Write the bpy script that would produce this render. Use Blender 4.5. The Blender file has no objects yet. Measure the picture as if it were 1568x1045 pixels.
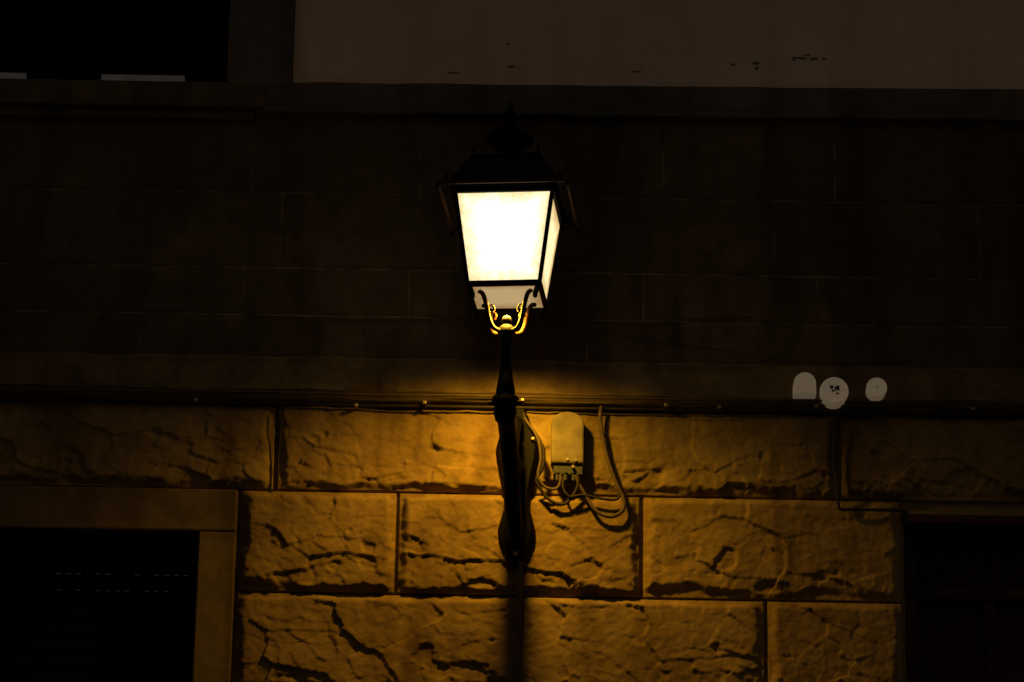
import bpy, math, random
from mathutils import Vector, Matrix, noise
random.seed(4)
sc=bpy.context.scene
sc.view_settings.view_transform='Standard'
try: sc.view_settings.look='None'
except: pass
sc.view_settings.exposure=0

# ---------------------------------------------------------------- camera
TH=math.radians(20.0); RHO=0.017; FPX=5800.0; CAM=Vector((0,-11.35,1.6))
cd=bpy.data.cameras.new("camera"); cam=bpy.data.objects.new("camera",cd)
sc.collection.objects.link(cam)
cd.sensor_width=36; cd.lens=36*FPX/1568; cd.clip_end=500
cam.matrix_world=Matrix.Translation(CAM)@Matrix.Rotation(math.pi/2+TH,4,'X')@Matrix.Rotation(RHO,4,'Z')
sc.camera=cam

def S(u,v,out=0.0):  # layout is read off image pixels and cast along camera rays
    """image pixel (u,v) -> metres where its camera ray meets the vertical plane 'out' metres in front of the wall"""
    a=(u-784)/FPX; b=(522-v)/FPX
    a2=a*math.cos(RHO)-b*math.sin(RHO); b2=a*math.sin(RHO)+b*math.cos(RHO)
    d=Vector((a2, math.cos(TH)-b2*math.sin(TH), math.sin(TH)+b2*math.cos(TH)))
    return CAM+d*((-out-CAM.y)/d.y)
def X(u,v,out=0.0): return S(u,v,out).x
def Z(v,u=784,out=0.0): return S(u,v,out).z

# ---------------------------------------------------------------- materials
def mat(name,build):
    m=bpy.data.materials.new(name); m.use_nodes=True
    nt=m.node_tree; b=nt.nodes['Principled BSDF']
    build(nt,b); return m
def simple(name,col,rough=.6,metal=0,bump=0.0,scale=60,var=.25,emit=None,es=0,spec=.5):
    def f(nt,b):
        tc=nt.nodes.new('ShaderNodeTexCoord')
        n=nt.nodes.new('ShaderNodeTexNoise'); n.inputs['Scale'].default_value=scale; n.inputs['Detail'].default_value=4
        nt.links.new(tc.outputs['Object'],n.inputs['Vector'])
        r=nt.nodes.new('ShaderNodeValToRGB')
        c=Vector(col)
        r.color_ramp.elements[0].position=.3; r.color_ramp.elements[1].position=.7
        r.color_ramp.elements[0].color=(*(c*(1-var)),1); r.color_ramp.elements[1].color=(*(c*(1+var)),1)
        nt.links.new(n.outputs['Fac'],r.inputs['Fac']); nt.links.new(r.outputs['Color'],b.inputs['Base Color'])
        b.inputs['Roughness'].default_value=rough; b.inputs['Metallic'].default_value=metal
        b.inputs['Specular IOR Level'].default_value=spec
        if bump:
            bp=nt.nodes.new('ShaderNodeBump'); bp.inputs['Strength'].default_value=bump; bp.inputs['Distance'].default_value=.004
            nt.links.new(n.outputs['Fac'],bp.inputs['Height']); nt.links.new(bp.outputs['Normal'],b.inputs['Normal'])
        if emit:
            b.inputs['Emission Color'].default_value=(*emit,1); b.inputs['Emission Strength'].default_value=es
    return mat(name,f)

def stone(name,c1,c2,c3,bump=.6,dist=.006,fine=70,rough=.85,dirt=.62,spec=.2,tint=False):
    def f(nt,b):
        N=nt.nodes; L=nt.links
        tc=N.new('ShaderNodeTexCoord')
        def no(scale,det=4,stretch=None,ro=.6):
            n=N.new('ShaderNodeTexNoise'); n.inputs['Scale'].default_value=scale; n.inputs['Detail'].default_value=det; n.inputs['Roughness'].default_value=ro
            if stretch:
                mp=N.new('ShaderNodeMapping'); mp.inputs['Scale'].default_value=stretch
                L.new(tc.outputs['Object'],mp.inputs['Vector']); L.new(mp.outputs['Vector'],n.inputs['Vector'])
            else: L.new(tc.outputs['Object'],n.inputs['Vector'])
            return n
        big=no(2.2,4); streak=no(5,3,(1,1,.18)); fn=no(fine,4,ro=.7); mid=no(14,5,ro=.65)
        r=N.new('ShaderNodeValToRGB'); r.color_ramp.elements[0].position=.33; r.color_ramp.elements[1].position=.68
        r.color_ramp.elements[0].color=(*c1,1); r.color_ramp.elements[1].color=(*c2,1)
        L.new(big.outputs['Fac'],r.inputs['Fac'])
        r2=N.new('ShaderNodeValToRGB'); r2.color_ramp.elements[0].position=.48; r2.color_ramp.elements[1].position=.68
        L.new(streak.outputs['Fac'],r2.inputs['Fac'])
        m1=N.new('ShaderNodeMixRGB'); L.new(r2.outputs['Color'],m1.inputs['Fac']); L.new(r.outputs['Color'],m1.inputs['Color1']); m1.inputs['Color2'].default_value=(*c3,1)
        r3=N.new('ShaderNodeValToRGB'); r3.color_ramp.elements[0].position=.3; r3.color_ramp.elements[1].position=.6
        r3.color_ramp.elements[0].color=(dirt,dirt*.97,dirt*.93,1); r3.color_ramp.elements[1].color=(1,1,1,1)
        L.new(mid.outputs['Fac'],r3.inputs['Fac'])
        m2=N.new('ShaderNodeMixRGB'); m2.blend_type='MULTIPLY'; m2.inputs['Fac'].default_value=1
        L.new(m1.outputs['Color'],m2.inputs['Color1']); L.new(r3.outputs['Color'],m2.inputs['Color2'])
        last=m2
        if tint:   # each block is its own quarry batch
            at=N.new('ShaderNodeAttribute'); at.attribute_name='batch'
            m3=N.new('ShaderNodeMixRGB'); m3.blend_type='MULTIPLY'; m3.inputs['Fac'].default_value=1
            L.new(m2.outputs['Color'],m3.inputs['Color1']); L.new(at.outputs['Color'],m3.inputs['Color2']); last=m3
        L.new(last.outputs['Color'],b.inputs['Base Color']); b.inputs['Roughness'].default_value=rough
        b.inputs['Specular IOR Level'].default_value=spec
        ad=N.new('ShaderNodeMath'); ad.operation='MULTIPLY_ADD'; ad.inputs[1].default_value=.35
        L.new(fn.outputs['Fac'],ad.inputs[0]); L.new(mid.outputs['Fac'],ad.inputs[2])
        bp=N.new('ShaderNodeBump'); bp.inputs['Strength'].default_value=bump; bp.inputs['Distance'].default_value=dist
        L.new(ad.outputs[0],bp.inputs['Height']); L.new(bp.outputs['Normal'],b.inputs['Normal'])
    return mat(name,f)

M_rust=stone("rusticated_sandstone",(.26,.175,.055),(.39,.265,.09),(.16,.098,.032),bump=.6,dist=.006,tint=True)
M_smooth=stone("smooth_lintel_stone",(.16,.11,.043),(.225,.155,.065),(.095,.06,.025),bump=.5,dist=.004)
M_upper=stone("grimy_ashlar_stone",(.085,.060,.030),(.155,.108,.060),(.060,.036,.016),bump=.5,dist=.004)
M_band=stone("grimy_band_stone",(.13,.105,.08),(.17,.14,.11),(.09,.07,.05),bump=.5,dist=.004)
M_mortar=simple("mortar",(.24,.17,.075),.95,bump=.5,scale=80,spec=.1)
M_mortarU=simple("pale_mortar",(.18,.14,.095),.95,bump=.5,scale=14,var=.6,spec=.1)
M_plaster=stone("old_plaster",(.72,.56,.44),(.77,.61,.48),(.65,.50,.39),bump=.15,dist=.002,fine=120,dirt=.94)
M_dark=simple("dark_void",(.003,.003,.003),.9,spec=.05)
M_iron=simple("black_cast_iron",(.0035,.0025,.002),.55,bump=.15,scale=90,var=.4,spec=.06)
M_rim=simple("rusty_rim_and_roof_glint",(.05,.024,.010),.6,bump=.3,scale=70,var=.6,spec=.1)
M_brass=simple("worn_bronze",(.030,.013,.004),.6,metal=.1,bump=.5,scale=120,var=.7,spec=.10)
M_bolt=simple("galvanised_bolt",(.34,.27,.18),.4,metal=.4,scale=200)
M_cable=simple("black_cable_rubber",(.028,.020,.011),.6,scale=60,spec=.2)
M_cablegrey=simple("grey_painted_cable",(.10,.070,.035),.7,scale=40,bump=.2,spec=.2)
M_box=simple("beige_plastic_box",(.165,.13,.07),.6,scale=22,var=.3,bump=.1,spec=.25)
M_white=simple("weathered_white_plastic_glow",(.70,.62,.52),.5,scale=26,var=.22,emit=(1,.74,.46),es=.075)  # faint emission added to brighten the plastic; these fittings are not lamps
M_print=simple("dark_print",(.02,.02,.02),.6)
M_wood=simple("dark_red_door_wood",(.050,.016,.009),.55,scale=12,var=.4,bump=.3,spec=.15)
M_shut=simple("roller_shutter_slats",(.003,.003,.0033),.6,scale=20,spec=.05)
M_slot=simple("shutter_light_slot",(.1,.1,.1),.6,emit=(.7,.72,.7),es=.009)
M_frame=simple("white_window_rail_glow",(.42,.40,.38),.5,emit=(.8,.8,.8),es=.008,var=.4,scale=12)  # rail is no light source; a weak emission lifts it out of the dark
M_asph=simple("asphalt",(.05,.05,.052),.9,bump=.6,scale=40)
M_pave=simple("paving_stone",(.22,.20,.18),.85,bump=.4,scale=15)

def glow(name,col,lo,hi,tint):
    m=bpy.data.materials.new(name); m.use_nodes=True; nt=m.node_tree; nt.nodes.clear()
    N=nt.nodes; L=nt.links
    o=N.new('ShaderNodeOutputMaterial'); e=N.new('ShaderNodeEmission'); tc=N.new('ShaderNodeTexCoord')
    n=N.new('ShaderNodeTexNoise'); n.inputs['Scale'].default_value=28; n.inputs['Detail'].default_value=6; n.inputs['Roughness'].default_value=.7
    L.new(tc.outputs['Object'],n.inputs['Vector'])
    # frosted glass gathers dirt along its edges (uv of the pane)
    sx=N.new('ShaderNodeSeparateXYZ'); L.new(tc.outputs['UV'],sx.inputs[0])
    def edge(sock):
        a=N.new('ShaderNodeMath'); a.operation='SUBTRACT'; L.new(sock,a.inputs[0]); a.inputs[1].default_value=.5
        b=N.new('ShaderNodeMath'); b.operation='ABSOLUTE'; L.new(a.outputs[0],b.inputs[0]); return b.outputs[0]
    mx=N.new('ShaderNodeMath'); mx.operation='MAXIMUM'; L.new(edge(sx.outputs[0]),mx.inputs[0]); L.new(edge(sx.outputs[1]),mx.inputs[1])
    ad=N.new('ShaderNodeMath'); ad.operation='MULTIPLY_ADD'; L.new(n.outputs['Fac'],ad.inputs[0]); ad.inputs[1].default_value=.35; L.new(mx.outputs[0],ad.inputs[2])
    mr=N.new('ShaderNodeMapRange'); L.new(ad.outputs[0],mr.inputs[0]); mr.inputs[1].default_value=.44; mr.inputs[2].default_value=.70
    mr.inputs[3].default_value=hi; mr.inputs[4].default_value=lo
    mc=N.new('ShaderNodeMapRange'); L.new(ad.outputs[0],mc.inputs[0]); mc.inputs[1].default_value=.44; mc.inputs[2].default_value=.70
    mix=N.new('ShaderNodeMixRGB'); L.new(mc.outputs[0],mix.inputs[0]); mix.inputs[1].default_value=(*col,1); mix.inputs[2].default_value=(*tint,1)
    L.new(mix.outputs[0],e.inputs['Color']); L.new(mr.outputs[0],e.inputs['Strength']); L.new(e.outputs[0],o.inputs[0])
    return m
M_glass=glow("frosted_lit_glass",(1,.93,.70),.92,2.0,(1,.76,.36))
M_glassS=glow("frosted_lit_glass_side",(1,.82,.44),.55,1.2,(1,.60,.20))
M_glassB=glow("frosted_lit_glass_bottom",(1,.70,.33),.28,.50,(1,.6,.22))

# ---------------------------------------------------------------- mesh helpers
def empty(name,loc=(0,0,0),rz=0):
    e=bpy.data.objects.new(name,None); e.location=loc; e.rotation_euler=(0,0,rz); e.empty_display_size=.1
    sc.collection.objects.link(e); return e
def mk(name,verts,faces,m,parent=None,smooth=False,bevel=0,uvs=None):
    me=bpy.data.meshes.new(name); me.from_pydata([tuple(v) for v in verts],[],faces); me.update()
    me.materials.append(m)
    if smooth:
        for p in me.polygons: p.use_smooth=True
    if uvs:
        uv=me.uv_layers.new(name="UVMap")
        for p in me.polygons:
            for k,li in enumerate(p.loop_indices): uv.data[li].uv=uvs[k%4]
    ob=bpy.data.objects.new(name,me); sc.collection.objects.link(ob)
    if parent: ob.parent=parent
    if bevel:
        b=ob.modifiers.new("bevel",'BEVEL'); b.width=bevel; b.segments=2; b.limit_method='ANGLE'
    return ob
BF=[(0,3,2,1),(4,5,6,7),(0,1,5,4),(1,2,6,5),(2,3,7,6),(3,0,4,7)]
def boxv(x0,x1,y0,y1,z0,z1):
    return [(x0,y0,z0),(x1,y0,z0),(x1,y1,z0),(x0,y1,z0),(x0,y0,z1),(x1,y0,z1),(x1,y1,z1),(x0,y1,z1)]
def box(name,x0,x1,y0,y1,z0,z1,m,parent=None,bevel=0):
    return mk(name,boxv(x0,x1,y0,y1,z0,z1),BF,m,parent,bevel=bevel)
class Acc:
    def __init__(s): s.v=[]; s.f=[]; s.c=[]
    def add(s,v,f):
        o=len(s.v); s.v+=list(v); s.f+=[tuple(i+o for i in q) for q in f]
    def box(s,*a): s.add(boxv(*a),BF)
    def beam(s,p,q,w,h=None):
        p=Vector(p);q=Vector(q);h=h or w
        d=(q-p).normalized(); up=Vector((0,0,1)) if abs(d.z)<.9 else Vector((0,1,0))
        a=d.cross(up).normalized()*w/2; b=d.cross(a).normalized()*h/2
        s.add([p-a-b,p+a-b,p+a+b,p-a+b,q-a-b,q+a-b,q+a+b,q-a+b],BF)
    def lathe(s,prof,c=(0,0),n=24):
        o=len(s.v)
        for r,z in prof:
            for i in range(n):
                t=2*math.pi*i/n; s.v.append((c[0]+r*math.cos(t),c[1]+r*math.sin(t),z))
        for k in range(len(prof)-1):
            for i in range(n):
                j=(i+1)%n; s.f.append((o+k*n+i,o+k*n+j,o+(k+1)*n+j,o+(k+1)*n+i))
    def tube(s,pts,rad,n=10):
        pts=[Vector(p) for p in pts]; o=len(s.v); m=len(pts)
        if not hasattr(rad,'__len__'): rad=[rad]*m
        for k,p in enumerate(pts):
            d=(pts[min(k+1,m-1)]-pts[max(k-1,0)]).normalized()
            ref=Vector((0,1,0)) if abs(d.y)<.8 else Vector((1,0,0))
            a=d.cross(ref).normalized(); b=d.cross(a).normalized()
            for i in range(n):
                t=2*math.pi*i/n; s.v.append(p+(a*math.cos(t)+b*math.sin(t))*rad[k])
        for k in range(m-1):
            for i in range(n):
                j=(i+1)%n; s.f.append((o+k*n+i,o+k*n+j,o+(k+1)*n+j,o+(k+1)*n+i))
        s.f.append(tuple(o+i for i in range(n))); s.f.append(tuple(o+(m-1)*n+i for i in range(n)))
    def make(s,name,m,parent=None,smooth=False,bevel=0): 
        ob=mk(name,s.v,s.f,m,parent,smooth,bevel)
        if smooth:
            md=ob.modifiers.new("es",'EDGE_SPLIT'); md.split_angle=math.radians(50)
        return ob
def spline(ctrl,sub=8):
    c=[Vector(p) for p in ctrl]; c=[c[0]*2-c[1]]+c+[c[-1]*2-c[-2]]; out=[]
    for i in range(1,len(c)-2):
        for k in range(sub):
            t=k/sub
            out.append(.5*((2*c[i])+(c[i+1]-c[i-1])*t+(2*c[i-1]-5*c[i]+4*c[i+1]-c[i+2])*t*t+(3*c[i]-c[i-1]-3*c[i+1]+c[i+2])*t**3))
    out.append(c[-2]); return out
def sm(a,b,x):
    t=max(0,min(1,(x-a)/(b-a))); return t*t*(3-2*t)

# ---------------------------------------------------------------- ground
box("ground",-60,60,-60,60,-.3,-.02,M_asph)
box("road",-60,60,-11.9,-2.2,-.019,-.012,M_asph)
box("pavement",-30,30,-2.2,0.0,-.019,.12,M_pave,bevel=.01)
box("pavement",-30,30,-16,-11.9,-.019,.12,M_pave,bevel=.01)

# ---------------------------------------------------------------- building
B=empty("stone_building")
zcorT=Z(556); zcorB=Z(606,out=.07); zrow=[Z(627),Z(759),Z(915)]
h=zrow[1]-zrow[2]
while zrow[-1]>.5: zrow.append(zrow[-1]-h*random.uniform(.97,1.06))
zrow[-1]=.12
wx=X(303,850,.03); wjx=X(362,850,.03); wz=Z(812,200,.03); wlz=Z(764,200,.03)
dx=X(1386,880,.03); dz=Z(784,1450,.03)
uwx=X(350,80); ufx=X(450,80)
wx0=wx-1.15; dx1=dx+1.5
plaster0=S(450,131); plaster1=S(1568,139)
sl=(plaster1.z-plaster0.z)/(plaster1.x-plaster0.x)
def zp(x): return plaster0.z+sl*(x-plaster0.x)
zbandT=zp(0); zbandB=Z(181)
zsillT=Z(125,200,.05); zsillB=Z(163,200,.05)

def back(n,x0,x1,z0,z1,m): box(n,x0,x1,0,.4,z0,z1,m,B)
zc=zcorT
back("wall_core_left",-9,wx0,0,zc,M_mortar)
back("wall_core_over_window",wx0,wx,wz,zc,M_mortar)
back("wall_core_under_window",wx0,wx,0,wz-1.5,M_mortar)
back("wall_core_middle",wx,dx,0,zc,M_mortar)
back("wall_core_over_door",dx,dx1,dz,zc,M_mortar)
back("wall_core_right",dx1,9,0,zc,M_mortar)
uwx0=uwx-1.2; uwz1=zsillT+1.7
back("upper_core_below",-9,9,zc,zsillB,M_mortarU)
back("upper_core_left",-9,uwx0,zsillB,9.5,M_mortarU)
back("upper_core_over_window",uwx0,uwx,uwz1,9.5,M_mortarU)
back("upper_core_right",uwx,9,zsillB,9.5,M_mortarU)
box("dark_room",-8.5,8.5,.42,.5,.1,9.4,M_dark,B)

def cell(x,z,off,sx,sz):
    """tilted-plane facet of a jittered cell pattern = chisel strokes"""
    d,p=noise.voronoi(Vector((x*sx,off,z*sz)))
    c=p[0]; tx=noise.cell(c*7.3)-.5; tz=noise.cell(c*5.1+Vector((9,9,9)))-.5
    return (x-c.x/sx)*tx+(z-c.z/sz)*tz
def block(acc,x0,x1,z0,z1,res,style):
    nx=max(2,int((x1-x0)/res)); nz=max(2,int((z1-z0)/res)); o=len(acc.v); off=random.uniform(0,50)
    amp=random.uniform(.8,1.1); tilt=random.uniform(-.006,.006); t0=random.uniform(.80,1.0)
    tintc=(t0,t0*random.uniform(.94,1.0),t0*random.uniform(.85,1.0))
    for j in range(nz+1):
        z=z0+(z1-z0)*j/nz
        for i in range(nx+1):
            x=x0+(x1-x0)*i/nx
            if style=='rust':
                dzb=z-z0; dt=z1-z; ds=min(x-x0,x1-x)
                n1=noise.noise((x*5,off,z*7)); n2=noise.noise((x*17,off,z*19)); n3=noise.noise((x*45,off,z*48))
                we=n1*.014+n2*.007+n3*.004
                mt=sm(-.002,.026,dt+we*.6); ms=sm(.002,.030,ds+we)
                fn_=noise.noise((x*2.7,off+2,0)); f3=noise.noise((x*9,off+2.5,0))
                foot=.006+.050*max(0,fn_+.10)+.018*max(0,f3)+n2*.012+n3*.007
                mb=sm(foot-.012,foot+.014,dzb)
                m=mt*ms*mb
                hh=.014+.020*m*amp
                rough_zone=1-sm(.02,.20,dzb+n1*.08)
                f1=cell(x+n2*.02,z+n1*.02,off,4.5,8); f2=cell(x+n3*.008,z,off+7,15,20)
                k=.40+.60*rough_zone
                hh+=m*k*(f1*.075+f2*.075)
                hh+=m*(noise.noise((x*2.1,off+3,z*3))*.006+n1*.0024+n2*.0014+tilt*(dt-.15)*3)
                c=noise.noise((x*5.2,off+20,z*10))+.35*n2+.15*n3
                hh-=m*.009*sm(.34,.52,c+(.085-dzb)*2.2)*sm(.012,.03,dzb)
                cr=abs(noise.noise((x*2.6+n2*.15,off+40,z*3.4+n2*.2)))
                hh-=m*.0022*(1-sm(.0,.03,cr))*sm(.08,.3,noise.noise((x*3.3,off+44,z*3)))
                hh+=n3*.0015*(.5+k)+noise.noise((x*90,off,z*90))*.0008
                hh=max(.006,hh)
            else:
                d=min(x-x0,x1-x,(z1-z),(z-z0))
                hh=.004+.002*sm(0,.015,d)+noise.noise((x*4,off,z*5))*.0022+noise.noise((x*18,off,z*20))*.0012
                hh=max(.001,hh)
            acc.v.append((x,-hh,z))
    W=nx+1
    for j in range(nz):
        for i in range(nx):
            a=o+j*W+i; acc.f.append((a,a+1,a+W+1,a+W))
    ring=[o+i for i in range(W)]+[o+j*W+nx for j in range(1,nz+1)]+[o+nz*W+i for i in range(nx-1,-1,-1)]+[o+j*W for j in range(nz-1,0,-1)]
    o2=len(acc.v)
    for r in ring: v=acc.v[r]; acc.v.append((v[0],.01,v[2]))
    n=len(ring)
    for k in range(n):
        k2=(k+1)%n; acc.f.append((ring[k2],ring[k],o2+k,o2+k2))
    acc.c+= [tintc]*(len(acc.v)-o)

g=.0035
R=Acc()
def vis(x0,x1): return x1>-1.75 and x0<1.75
J0=[-6.2,-4.4,-2.9,X(-150,690),X(423,690),X(786,690),X(1284,690),X(1800,690),3.2,4.6,6.2]
def row(k,joints,gv=None):
    z1,z0=zrow[k]-g,zrow[k+1]+g
    for a,b in zip(joints[:-1],joints[1:]):
        if b-a<.05: continue
        r=.0045 if (vis(a,b) and k<3) else (.014 if vis(a,b) and k<6 else .05)
        gg=random.uniform(.004,.009)
        block(R,a+gg,b-gg,z0,z1,r,'rust')
row(0,J0)
row(1,[wjx+.002,X(608,840),X(981,840),dx-.005])
row(2,[wjx+.002,X(797,980),X(1172,980),dx-.005])
for k in range(3,len(zrow)-1):
    xs=[wjx+.002]
    s=random.uniform(.55,.9)
    while xs[-1]+s<dx-.35: xs.append(xs[-1]+s); s=random.uniform(.6,1.0)
    xs.append(dx-.005); row(k,xs)
for k in range(1,len(zrow)-1):
    xs=[wx0-.13]; 
    while xs[-1]>-6.5: xs.append(xs[-1]-random.uniform(.6,1.1))
    row(k,xs[::-1])
    xs=[dx1+.005]
    while xs[-1]<6.5: xs.append(xs[-1]+random.uniform(.6,1.1))
    row(k,xs)
    if zrow[k]<wz-1.6: row(k,[wx0-.12,(wx0+wjx)/2,wjx])
ob=mk("rusticated_stone_blocks",R.v,R.f,M_rust,B,smooth=True)
ca=ob.data.color_attributes.new(name='batch',type='FLOAT_COLOR',domain='POINT')
ca.data.foreach_set('color',[q for c in R.c for q in (c[0],c[1],c[2],1.0)])

# upper ashlar
U=Acc(); zu=[zbandB,Z(301),Z(416),Z(488),Z(553)]
UJ=[[-430,-60,382,640,1015,1280,1700,2100],[-300,100,430,700,1185,1500,1900],[-400,-100,375,628,985,1250,1640,2000],[-300,220,560,900,1300,1720,2050]]
for k in range(4):
    xs=[-7,-5.6,-4.3]+[X(u,400) for u in UJ[k]]+[3.6,5,7]
    for a,b in zip(xs[:-1],xs[1:]):
        block(U,a+.004,b-.004,zu[k+1]+.004,zu[k]-.004,.012 if vis(a,b) else .08,'slab')
U.make("upper_ashlar_blocks",M_upper,B,smooth=True)

def extr(name,prof,x0,x1,m,n=160,wav=.0015,tilt=0,x_ref=0):
    a=Acc(); P=len(prof)
    for i in range(n+1):
        x=x0+(x1-x0)*i/n
        for k,(o,z) in enumerate(prof):
            w=noise.noise((x*6,k*3.1,0))*wav+noise.noise((x*23,k*3.1,5))*wav*.5
            a.v.append((x,-(o+w) if o>.001 else 0.002,z+tilt*(x-x_ref)+w))
    for i in range(n):
        for k in range(P-1):
            s=i*P+k; a.f.append((s,s+1,s+P+1,s+P))
    ob=a.make(name,m,B,smooth=True); return ob
extr("string_course",[(0,Z(550)),(.026,Z(555,out=.026)),(.024,Z(562,out=.024)),(.036,Z(569,out=.036)),(.050,Z(592,out=.050)),(.056,Z(602,out=.056)),(.046,Z(608,out=.046)),(.040,Z(620,out=.04)),(.03,Z(625,out=.03)),(0,Z(628))],-7,7,M_smooth,n=600,wav=.005)
extr("band_moulding",[(0,zp(0)+.0),(.030,zp(0)-.004),(.034,zp(0)-.03),(.03,zbandB+.02),(.042,zbandB+.014),(.04,zbandB-.002),(0,zbandB-.004)],X(392,160),7,M_band,n=220,wav=.002,tilt=sl*.6)
# plaster field
xsn=60; pv=[];pf=[]
for i in range(xsn+1):
    x=ufx+(7-ufx)*i/xsn
    pv+= [(x,-.012,zp(x)+noise.noise((x*7,0,0))*.002),(x,-.012,9.5),(x,.01,zp(x))]
for i in range(xsn):
    s=i*3; pf+=[(s,s+3,s+4,s+1),(s+2,s+5,s+3,s)]
mk("plaster_wall",pv,pf,M_plaster,B)
mk("plaster_wall_far",boxv(-7,uwx0-.3,-.012,.0,zsillB,9.5),BF,M_plaster,B)
def chip(u,v,w,hh):
    c=S(u,v); n=14; vs=[(c.x,-.0135,c.z)]
    for i in range(n):
        t=2*math.pi*i/n; r=1+noise.noise((u+math.cos(t)*2,v,math.sin(t)*2))*.9
        vs.append((c.x+math.cos(t)*w*r/480,-.0135,c.z+math.sin(t)*hh*r/450))
    return vs,[(0,i+1,(i+1)%n+1) for i in range(n)]
C=Acc()
for q in [(783,104,6,1.7),(1158,99,6,2.8),(1122,101,4,1.5),(1225,91,11,1.8),(1246,92,7,2.0),(1215,94,3,1.6),(1234,87,5,1.2),(1262,92,3,1.6),(778,70,2,2),(1158,107,3,3),(975,112,8,1.0),(695,114,10,.9)]:
    C.add(*chip(*q))
C.make("plaster_flakes",M_band,B)

# upper window
box("upper_window_jamb",uwx,ufx-.002,-.035,.3,zsillT+.001,9.0,M_band,B,bevel=.004)
box("upper_window_jamb_far",uwx0-.2,uwx0,-.035,.3,zsillT+.001,9.0,M_band,B,bevel=.004)
box("upper_window_sill",uwx0-.3,X(405,150,.05),-.065,.3,zsillB,zsillT,M_upper,B,bevel=.006)
box("upper_window_sill_base",uwx0-.25,X(388,170,.03),-.035,0,zsillB-.03,zsillB-.001,M_upper,B,bevel=.004)
uw=Acc()
for i in range(34):
    z=zsillT+.045+i*.05; uw.box(uwx0,uwx,.12,.135,z,z+.042)
uw.make("upper_window_shutter",M_dark,B)
for a,b in((-60,40),(155,283)):
    box("upper_window_rail",X(a,118,-.0),X(b,118,-.0),-.004,.02,zsillT+.004,zsillT+.046,M_frame,B,bevel=.002)

# lower window: lintel, jambs, shutter
box("window_lintel",wx0-.12,wjx-.003,-.04,.25,wz,zrow[1]-.006,M_smooth,B,bevel=.006)
box("window_jamb",wx,wjx-.003,-.038,.25,wz-1.5,wz-.001,M_smooth,B,bevel=.005)
box("window_jamb_far",wx0-.12,wx0,-.038,.25,wz-1.5,wz-.001,M_smooth,B,bevel=.005)
box("window_sill",wx0-.18,wjx+.05,-.09,.25,wz-1.58,wz-1.501,M_smooth,B,bevel=.006)
sh=Acc(); sl2=Acc()
zz=wz
while zz>wz-1.5:
    sh.box(wx0,wx,.10,.112,zz-.048,zz-.004); zz-=.052
sh.box(wx0,wx,.118,.13,wz-1.5,wz)
for v in (880,905):
    zr=Z(v,200,-.1)
    for u in range(90,296,15):
        if noise.noise((u*.31,v,1))<-.15: continue
        x=X(u,v,-.1); w=.009 if v==880 else .006
        sl2.box(x-w,x+w,.0985,.0995,zr-.0015,zr+.0015)
sh.make("roller_shutter",M_shut,B,bevel=.003); sl2.make("roller_shutter_light_slots",M_slot,B)

# door
box("door_leaf",dx,dx1,.16,.22,.12,dz,M_wood,B)
box("door_lintel_trim",dx-.002,dx1+.002,-.012,.1,dz-.03,dz-.001,M_wood,B,bevel=.004)
D=Acc()
D.box(dx,dx+.045,.06,.16,.12,dz-.03); D.box(dx1-.045,dx1,.06,.16,.12,dz-.03)
zt=dz-.22
D.box(dx+.045,dx1-.045,.10,.16,zt-.025,zt+.02)
pw=(dx1-dx-.09)/6
for i in range(1,6):
    D.box(dx+.045+i*pw-.018,dx+.045+i*pw+.018,.11,.16,.12,zt-.026)
for i in range(6):
    a=dx+.045+i*pw; 
    for j in range(5): D.box(a+.045,a+pw-.045,.135,.16,.3+j*.9,.3+j*.9+.78)
D.make("door_panels",M_wood,B,bevel=.008)
G=Acc()
for i in range(5):
    cx=dx+.16+i*.29; cz=dz-.11
    G.tube([(cx+.085*math.cos(t*math.pi/12),.10,cz+.085*math.sin(t*math.pi/12)) for t in range(25)],.008,6)
    G.tube([(cx+.04*math.cos(t*math.pi/8),.10,cz+.04*math.sin(t*math.pi/8)) for t in range(17)],.006,6)
    G.tube([(cx+.145,.10,zt),(cx+.145,.10,dz-.03)],.008,6)
    G.tube([(cx-.12,.10,dz-.20),(cx-.06,.10,dz-.12),(cx,.10,dz-.06)],.006,6)
G.make("door_transom_grille",M_wood,B,smooth=True)

# ---------------------------------------------------------------- street lamp
ALP=math.radians(-6.0); OUT=.44
axis=S(777,430,OUT); base=(axis.x-math.sin(ALP)*OUT, 0)
L=empty("street_lamp",(base[0],0,0),ALP)
def z(v,o): return Z(v,775,o)
A=Acc(); cy=-OUT
def sq(hf,zz): return [(-hf,cy-hf,zz),(hf,cy-hf,zz),(hf,cy+hf,zz),(-hf,cy+hf,zz)]
ht,hb=.150,.110
zt_=z(289,OUT+ht); zb_=z(433,OUT+hb); ze=z(277,OUT+.19); zr=z(238,OUT+.1)
T=sq(ht,zt_); Bq=sq(hb,zb_)
for i in range(4):
    j=(i+1)%4
    A.beam(T[i],Bq[i],.012); A.beam(Bq[i],Bq[j],.013,.017); A.beam(T[i],T[j],.014,.018)
def frust(h0,z0,h1,z1):
    A.add(sq(h0,z0)+sq(h1,z1),[(0,1,5,4),(1,2,6,5),(2,3,7,6),(3,0,4,7),(3,2,1,0),(4,5,6,7)])
E4=sq(.198,ze-.003)
RM=Acc()
for i in range(4): RM.beam(E4[i],E4[(i+1)%4],.008,.010)
RM.make("eave_rim",M_rim,L,bevel=.001)
for i,c in enumerate(sq(.152,zt_+.012)): A.beam(c,E4[i],.007)
frust(.152,zt_+.004,.166,ze-.001)
frust(.172,ze+.0025,.104,zr)
frust(.110,zr+.0005,.106,zr+.008)
for i,c in enumerate(sq(.176,ze)): A.lathe([(.001,ze+.036),(.006,ze+.031),(.008,ze+.022),(.004,ze+.012),(.007,ze)],c[:2],10)
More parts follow.
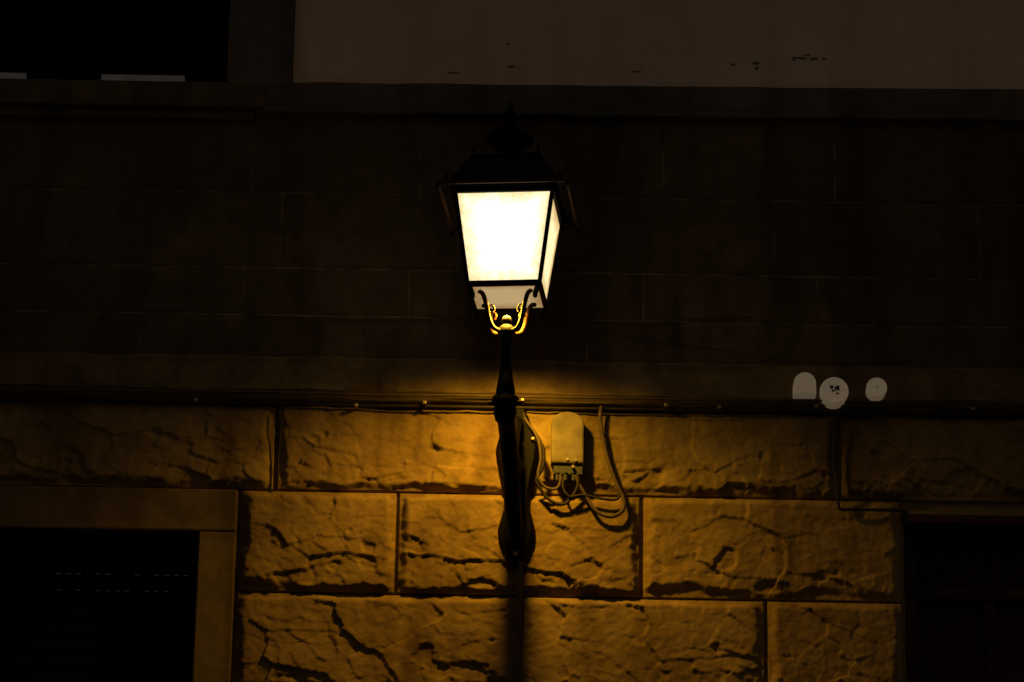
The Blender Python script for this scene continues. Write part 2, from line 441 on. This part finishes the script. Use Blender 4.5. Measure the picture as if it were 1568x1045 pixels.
for c in sq(.100,zr): A.lathe([(.001,zr+.034),(.005,zr+.03),(.007,zr+.022),(.003,zr+.014),(.007,zr+.006)],c[:2],10)
for i,(p,q) in enumerate(zip(sq(.170,ze+.004),sq(.104,zr))): A.beam(p,q,.010)
for c in E4: A.lathe([(.006,ze-.009),(.008,ze-.014),(.005,ze-.020),(.001,ze-.022)],c[:2],10)
A.make("lantern_frame",M_iron,L,bevel=.0015)
box("roof_reflection_strip",-.080,.080,cy-.1705,cy-.168,ze+.006,ze+.012,M_rim,L,bevel=.001)  # light reflection painted as a rust-toned strip on the roof front
# cap and finial
z0=zr+.008; zd=z(213,OUT); ztp=z(156,OUT); zbl=z(193,OUT)
K=Acc()
K.lathe([(.055,z0),(.05,z0+.012),(.022,z0+.02),(.018,zd-.042),(.030,zd-.034),(.060,zd-.018),(.073,zd-.003),(.073,zd+.004),(.058,zd+.020),(.030,zd+.034),(.013,zd+.040),(.012,zbl),(.019,zbl+.008),(.023,zbl+.022),(.020,zbl+.036),(.012,zbl+.055),(.006,ztp-.008),(.001,ztp+.004)],(0,cy),28)
K.make("cap_and_finial",M_iron,L,smooth=True)
UV=[(0,0),(1,0),(1,1),(0,1)]
def pane(name,i,m):
    j=(i+1)%4
    cT=Vector((0,cy,zt_)); cB=Vector((0,cy,zb_))
    def ins(p,c): return c+(Vector(p)-c)*.985
    mk(name,[ins(Bq[i],cB),ins(Bq[j],cB),ins(T[j],cT),ins(T[i],cT)],[(0,1,2,3)],m,L,uvs=UV)
pane("glass_front",0,M_glass); pane("glass_right",1,M_glassS); pane("glass_left",3,M_glassS)
pane("reflector_back_plate",2,M_iron)
q=sq(hb-.004,zb_-.002); mk("glass_bottom",q[::-1],[(0,1,2,3)],M_glassB,L,uvs=UV)
F=Acc()
q0=sq(hb-.006,zb_-.008); q1=sq(hb-.014,zb_-.030)
for i in (0,1,2,3):
    F.beam(q0[i],q1[i],.012); F.lathe([(.001,zb_-.045),(.007,zb_-.04),(.008,zb_-.030),(.004,zb_-.02)],q1[i][:2],10)
F.make("lantern_corner_feet",M_iron,L,bevel=.001)
# yoke arms
Y=Acc(); zh=z(507,OUT)
for sx in(-1,1):
    for sy in(-1,1):
        def P(r,zz): return (sx*r*.78,cy+sy*r*.62,zz)
        H=zb_-zh
        Y.tube(spline([P(.104,zb_-.006),P(.088,zb_-.12*H),P(.074,zb_-.42*H),P(.066,zb_-.72*H),P(.052,zb_-.95*H),P(.030,zb_-1.02*H),P(.010,zb_-.97*H)],6),.0072,8)
        Y.tube(spline([P(.072,zb_-.50*H),P(.056,zb_-.36*H),P(.046,zb_-.46*H),P(.052,zb_-.56*H)],5),.0035,7)
Y.make("yoke_arms",M_brass,L,smooth=True)
# post
zk=z(612,OUT)
Q=Acc()
Q.lathe([(.002,zh+.052),(.012,zh+.046),(.017,zh+.034),(.012,zh+.022),(.026,zh+.010),(.028,zh-.004),(.016,zh-.012),(.014,zh-.05),(.015,zh-.10),(.022,zh-.15),(.030,zk+.025),(.026,zk+.012),(.040,zk+.008),(.042,zk-.006),(.032,zk-.014),(.036,zk-.04),(.030,zk-.065),(.012,zk-.085),(.001,zk-.09)],(0,cy),24)
Q.make("post",M_iron,L,smooth=True)
# bracket arm
zpl=[(636,8),(645,15),(660,21),(678,29),(694,33),(712,31),(735,25),(760,20),(785,19),(802,24),(818,28),(834,26),(850,18),(864,10),(876,4)]
V=Acc()
V.tube(spline([(0,-.02,Z(722)),(0,-.14,Z(735)),(0,-.28,Z(732)),(0,-.39,Z(712)),(0,cy,zk-.045)],8),[.027]*33,12)
V.tube(spline([(0,-.03,Z(845)),(0,-.08,Z(835)),(0,-.16,Z(800)),(0,-.25,Z(760)),(0,-.34,Z(728))],8),[.026]*33,12)
V.tube(spline([(0,-.03,Z(665)),(0,-.09,Z(660)),(0,-.16,Z(685)),(0,-.22,Z(725))],8),[.020]*25,12)
V.make("bracket_arm",M_iron,L,smooth=True)
pl=Acc(); n=len(zpl)
for o,sc_ in((.050,1),(.066,.8)):
    for v,w in zpl: pl.v.append((-w*sc_/480,-o,Z(v)))
    for v,w in zpl: pl.v.append((w*sc_/480,-o,Z(v)))
for v,w in zpl: pl.v.append((-w/480,0,Z(v)))
for v,w in zpl: pl.v.append((w/480,0,Z(v)))
for i in range(n-1):
    pl.f+= [(2*n+i,2*n+i+1,3*n+i+1,3*n+i),(2*n+i+1,2*n+i,i,i+1),(3*n+i,3*n+i+1,n+i+1,n+i),(i+1,i,4*n+i,4*n+i+1),(n+i,n+i+1,5*n+i+1,5*n+i)]
pl.make("wall_plate",M_iron,L,smooth=True)
bo=Acc()
for bx,v in((-22,681),(24,683),(0,857)):
    c=Vector((bx/480,-.072,Z(v)))
    bo.tube([c+Vector((0,.02,0)),c,c+Vector((0,-.004,0))],[.0075,.0075,.004],8)
bo.make("plate_bolts",M_bolt,L,smooth=True)
cl=Acc()
for sx in(-1,1): cl.tube([(sx*.02,cy-.005,zk-.012),(sx*.052,cy-.01,zk-.012)],[.009,.007],8)
cl.make("collar_bolts",M_brass,L,smooth=True)
# real light at the lantern foot (shines downwards)
ld=bpy.data.lights.new("lamp_light",'SPOT'); ld.energy=72; ld.color=(1,.53,.035); ld.spot_size=math.radians(163); ld.spot_blend=1.0; ld.shadow_soft_size=.035
lo=bpy.data.objects.new("lamp_light",ld); sc.collection.objects.link(lo); lo.parent=L; lo.location=(0,cy,zb_-.034)

# ---------------------------------------------------------------- cables and fittings
def cable(name,pts,r,m=M_cable,ext=0,parent=None):
    P=[S(u,v,o) for u,v,o in pts]
    a=Acc(); a.tube(spline(P,10),r,8); return a.make(name,m,parent,smooth=True)
E=empty("facade_cables")
def run(name,v0,out,r,m,amp=2):
    pts=[]
    u=-900
    while u<2600:
        pts.append((u,v0+(u-784)*.0155+noise.noise((u*.006,v0,0))*amp,out)); u+=70
    cable(name,pts,r,m,parent=E)
run("cable_upper",607,.072,.0042,M_cablegrey,3)
run("cable_middle",614,.058,.0035,M_cablegrey,4)
run("cable_lower",624,.050,.0052,M_cable,4)
cl=Acc()
for u,v in((545,620),(800,612),(1020,620),(1102,623),(1490,626),(300,612),(650,616),(1250,622)):
    p=S(u,v,.07); cl.box(p.x-.006,p.x+.006,p.y-.004,p.y+.03,p.z-.005,p.z+.005)
cl.make("cable_clips",M_bolt,E,bevel=.002)
cable("thin_sagging_cable",[(380,482,.012),(480,487,.02),(600,489,.02),(760,486,.02),(850,488,.02),(980,494,.02),(1050,489,.02),(1150,484,.012)],.0022,M_cablegrey,parent=E)
cable("thin_branch_cable",[(850,489,.02),(950,512,.02),(1080,532,.02),(1200,550,.03)],.0013,M_cable,parent=E)
cable("box_drop_cable",[(921,622,.06),(919,640,.06),(923,670,.055),(931,705,.055),(943,738,.055),(955,765,.055),(952,783,.06),(935,791,.06),(914,783,.06),(900,764,.06),(888,744,.065),(881,728,.07)],.0062,M_cablegrey,parent=E)
cable("box_loop_cable",[(800,628,.06),(806,645,.07),(820,664,.08),(832,688,.085),(831,715,.08),(822,735,.07),(832,755,.06),(846,768,.06),(865,771,.06),(880,755,.065),(886,735,.07),(878,722,.07)],.0055,M_cable,parent=E)
cable("box_short_loop",[(803,640,.07),(822,668,.085),(828,700,.085),(824,728,.08),(834,745,.07),(852,748,.07),(858,735,.07),(857,722,.07)],.0045,M_cablegrey,parent=E)
cable("box_small_loop",[(865,722,.07),(862,745,.07),(872,760,.07),(893,758,.065),(925,764,.06),(945,764,.055),(950,750,.055)],.0042,M_cable,parent=E)
cable("door_drop_cable",[(1283,628,.055),(1281,660,.05),(1278,700,.05),(1281,740,.052),(1284,774,.055),(1289,780,.055),(1310,780,.055),(1350,781,.05),(1384,783,.05),(1388,800,.03)],.0052,M_cable,parent=E)
cable("wall_drop_cable",[(427,628,.05),(430,650,.045),(426,700,.03),(425,745,.03)],.004,M_cable,parent=E)
c2=Acc(); px=X(794,930,.05)
c2.tube([(px,-.053,Z(868)),(px+.002,-.053,Z(1000)),(px,-.053,3.2),(px,-.053,.2)],.0085,10)
c2.make("lamp_feed_conduit",M_cablegrey,E,smooth=True)

# junction box
JB=empty("junction_box")
c=S(869,672,.06)
a=Acc(); w=24.5/480; zb=Z(711,out=.06)-c.z; ztop=Z(632,out=.06)-c.z
out=[(-w,zb),(w,zb),(w,ztop-w*.75)]
for i in range(1,12):
    t=math.pi*i/12; out.append((w*math.cos(t),ztop-w*.75+w*.75*math.sin(t)))
out.append((-w,ztop-w*.75))
n=len(out)
a.v=[(c.x+x,-.085,c.z+zv) for x,zv in out]+[(c.x+x,-.035,c.z+zv) for x,zv in out]
a.f=[tuple(range(n))]+[((i+1)%n,i,n+i,n+(i+1)%n) for i in range(n)]
ob=a.make("cover",M_box,JB,bevel=.006)
a=Acc(); a.box(c.x-w*1.02,c.x+w*1.02,-.036,-.0,c.z+zb,c.z+ztop-w*.4); a.make("back_plate",M_box,JB,bevel=.004)
a=Acc(); a.box(c.x-w*.85,c.x+w*.95,-.075,-.02,c.z+zb-.035,c.z+zb-.002)
for k in(-.6,-.1,.4): a.tube([(c.x+w*k,-.07,c.z+zb-.03),(c.x+w*k,-.07,c.z+zb-.055)],.007,8)
a.make("gland_block",M_print,JB,bevel=.003)
a=Acc(); 
for k,zq in((-.0,.012),(.35,-.012),(.5,.010)):
    a.tube([(c.x+w*k,-.075,c.z+zb+zq),(c.x+w*k,-.088,c.z+zb+zq)],.005,8)
a.make("screws",M_bolt,JB,smooth=True)

# round fittings on the string course
def disc(name,u,v,r,marks):
    e=empty(name); c=S(u,v,.11); r=r/485
    a=Acc(); N=36; prof=[(r*.92,-.045),(r,-.095),(r*.97,-.106),(r*.90,-.110),(r*.86,-.1085),(.0005,-.1085)]
    for rr,y in prof:
        for i in range(N):
            t=2*math.pi*i/N; a.v.append((c.x+rr*math.cos(t),y,c.z+rr*math.sin(t)*1.0))
    for k in range(len(prof)-1):
        for i in range(N):
            j=(i+1)%N; a.f.append((k*N+i,k*N+j,(k+1)*N+j,(k+1)*N+i))
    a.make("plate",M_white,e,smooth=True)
    m=Acc()
    for (x0,z0_,x1,z1_) in marks: m.box(c.x+x0*r,c.x+x1*r,-.1095,-.1082,c.z+z0_*r,c.z+z1_*r)
    if marks: m.make("marking",M_print,e)
    return e
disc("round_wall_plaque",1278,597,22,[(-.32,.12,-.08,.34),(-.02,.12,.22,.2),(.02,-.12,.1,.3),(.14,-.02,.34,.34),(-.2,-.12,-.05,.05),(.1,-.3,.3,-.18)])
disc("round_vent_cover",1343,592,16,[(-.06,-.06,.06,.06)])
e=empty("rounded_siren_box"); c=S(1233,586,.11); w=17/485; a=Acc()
pts=[(w,-w*1.0),(w,w*.0)]+[(w*math.cos(t),w*.1+w*.98*math.sin(t)) for t in [math.pi*i/12 for i in range(1,12)]]+[(-w,w*.1),(-w,-w*1.0)]
n=len(pts)
for y,s in((-.04,1),(-.10,1),(-.112,.86)): a.v+=[(c.x+x*s,y,c.z+zv*s) for x,zv in pts]
for k in(0,1):
    for i in range(n): j=(i+1)%n; a.f.append((k*n+j,k*n+i,(k+1)*n+i,(k+1)*n+j))
a.f.append(tuple(2*n+i for i in range(n)))
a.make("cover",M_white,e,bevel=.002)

# ---------------------------------------------------------------- world: very dim night sky with warm city haze
w=bpy.data.worlds.new("World"); sc.world=w; w.use_nodes=True; nt=w.node_tree
bg=nt.nodes['Background']; sky=nt.nodes.new('ShaderNodeTexSky'); sky.sky_type='NISHITA'; sky.sun_disc=False
sky.sun_elevation=math.radians(-6); sky.sun_rotation=math.radians(180)
nt.links.new(sky.outputs[0],bg.inputs[0]); bg.inputs[1].default_value=.02
b2=nt.nodes.new('ShaderNodeBackground'); b2.inputs[0].default_value=(1,.78,.60,1); b2.inputs[1].default_value=.047
ad=nt.nodes.new('ShaderNodeAddShader'); nt.links.new(bg.outputs[0],ad.inputs[0]); nt.links.new(b2.outputs[0],ad.inputs[1])
nt.links.new(ad.outputs[0],nt.nodes['World Output'].inputs[0])
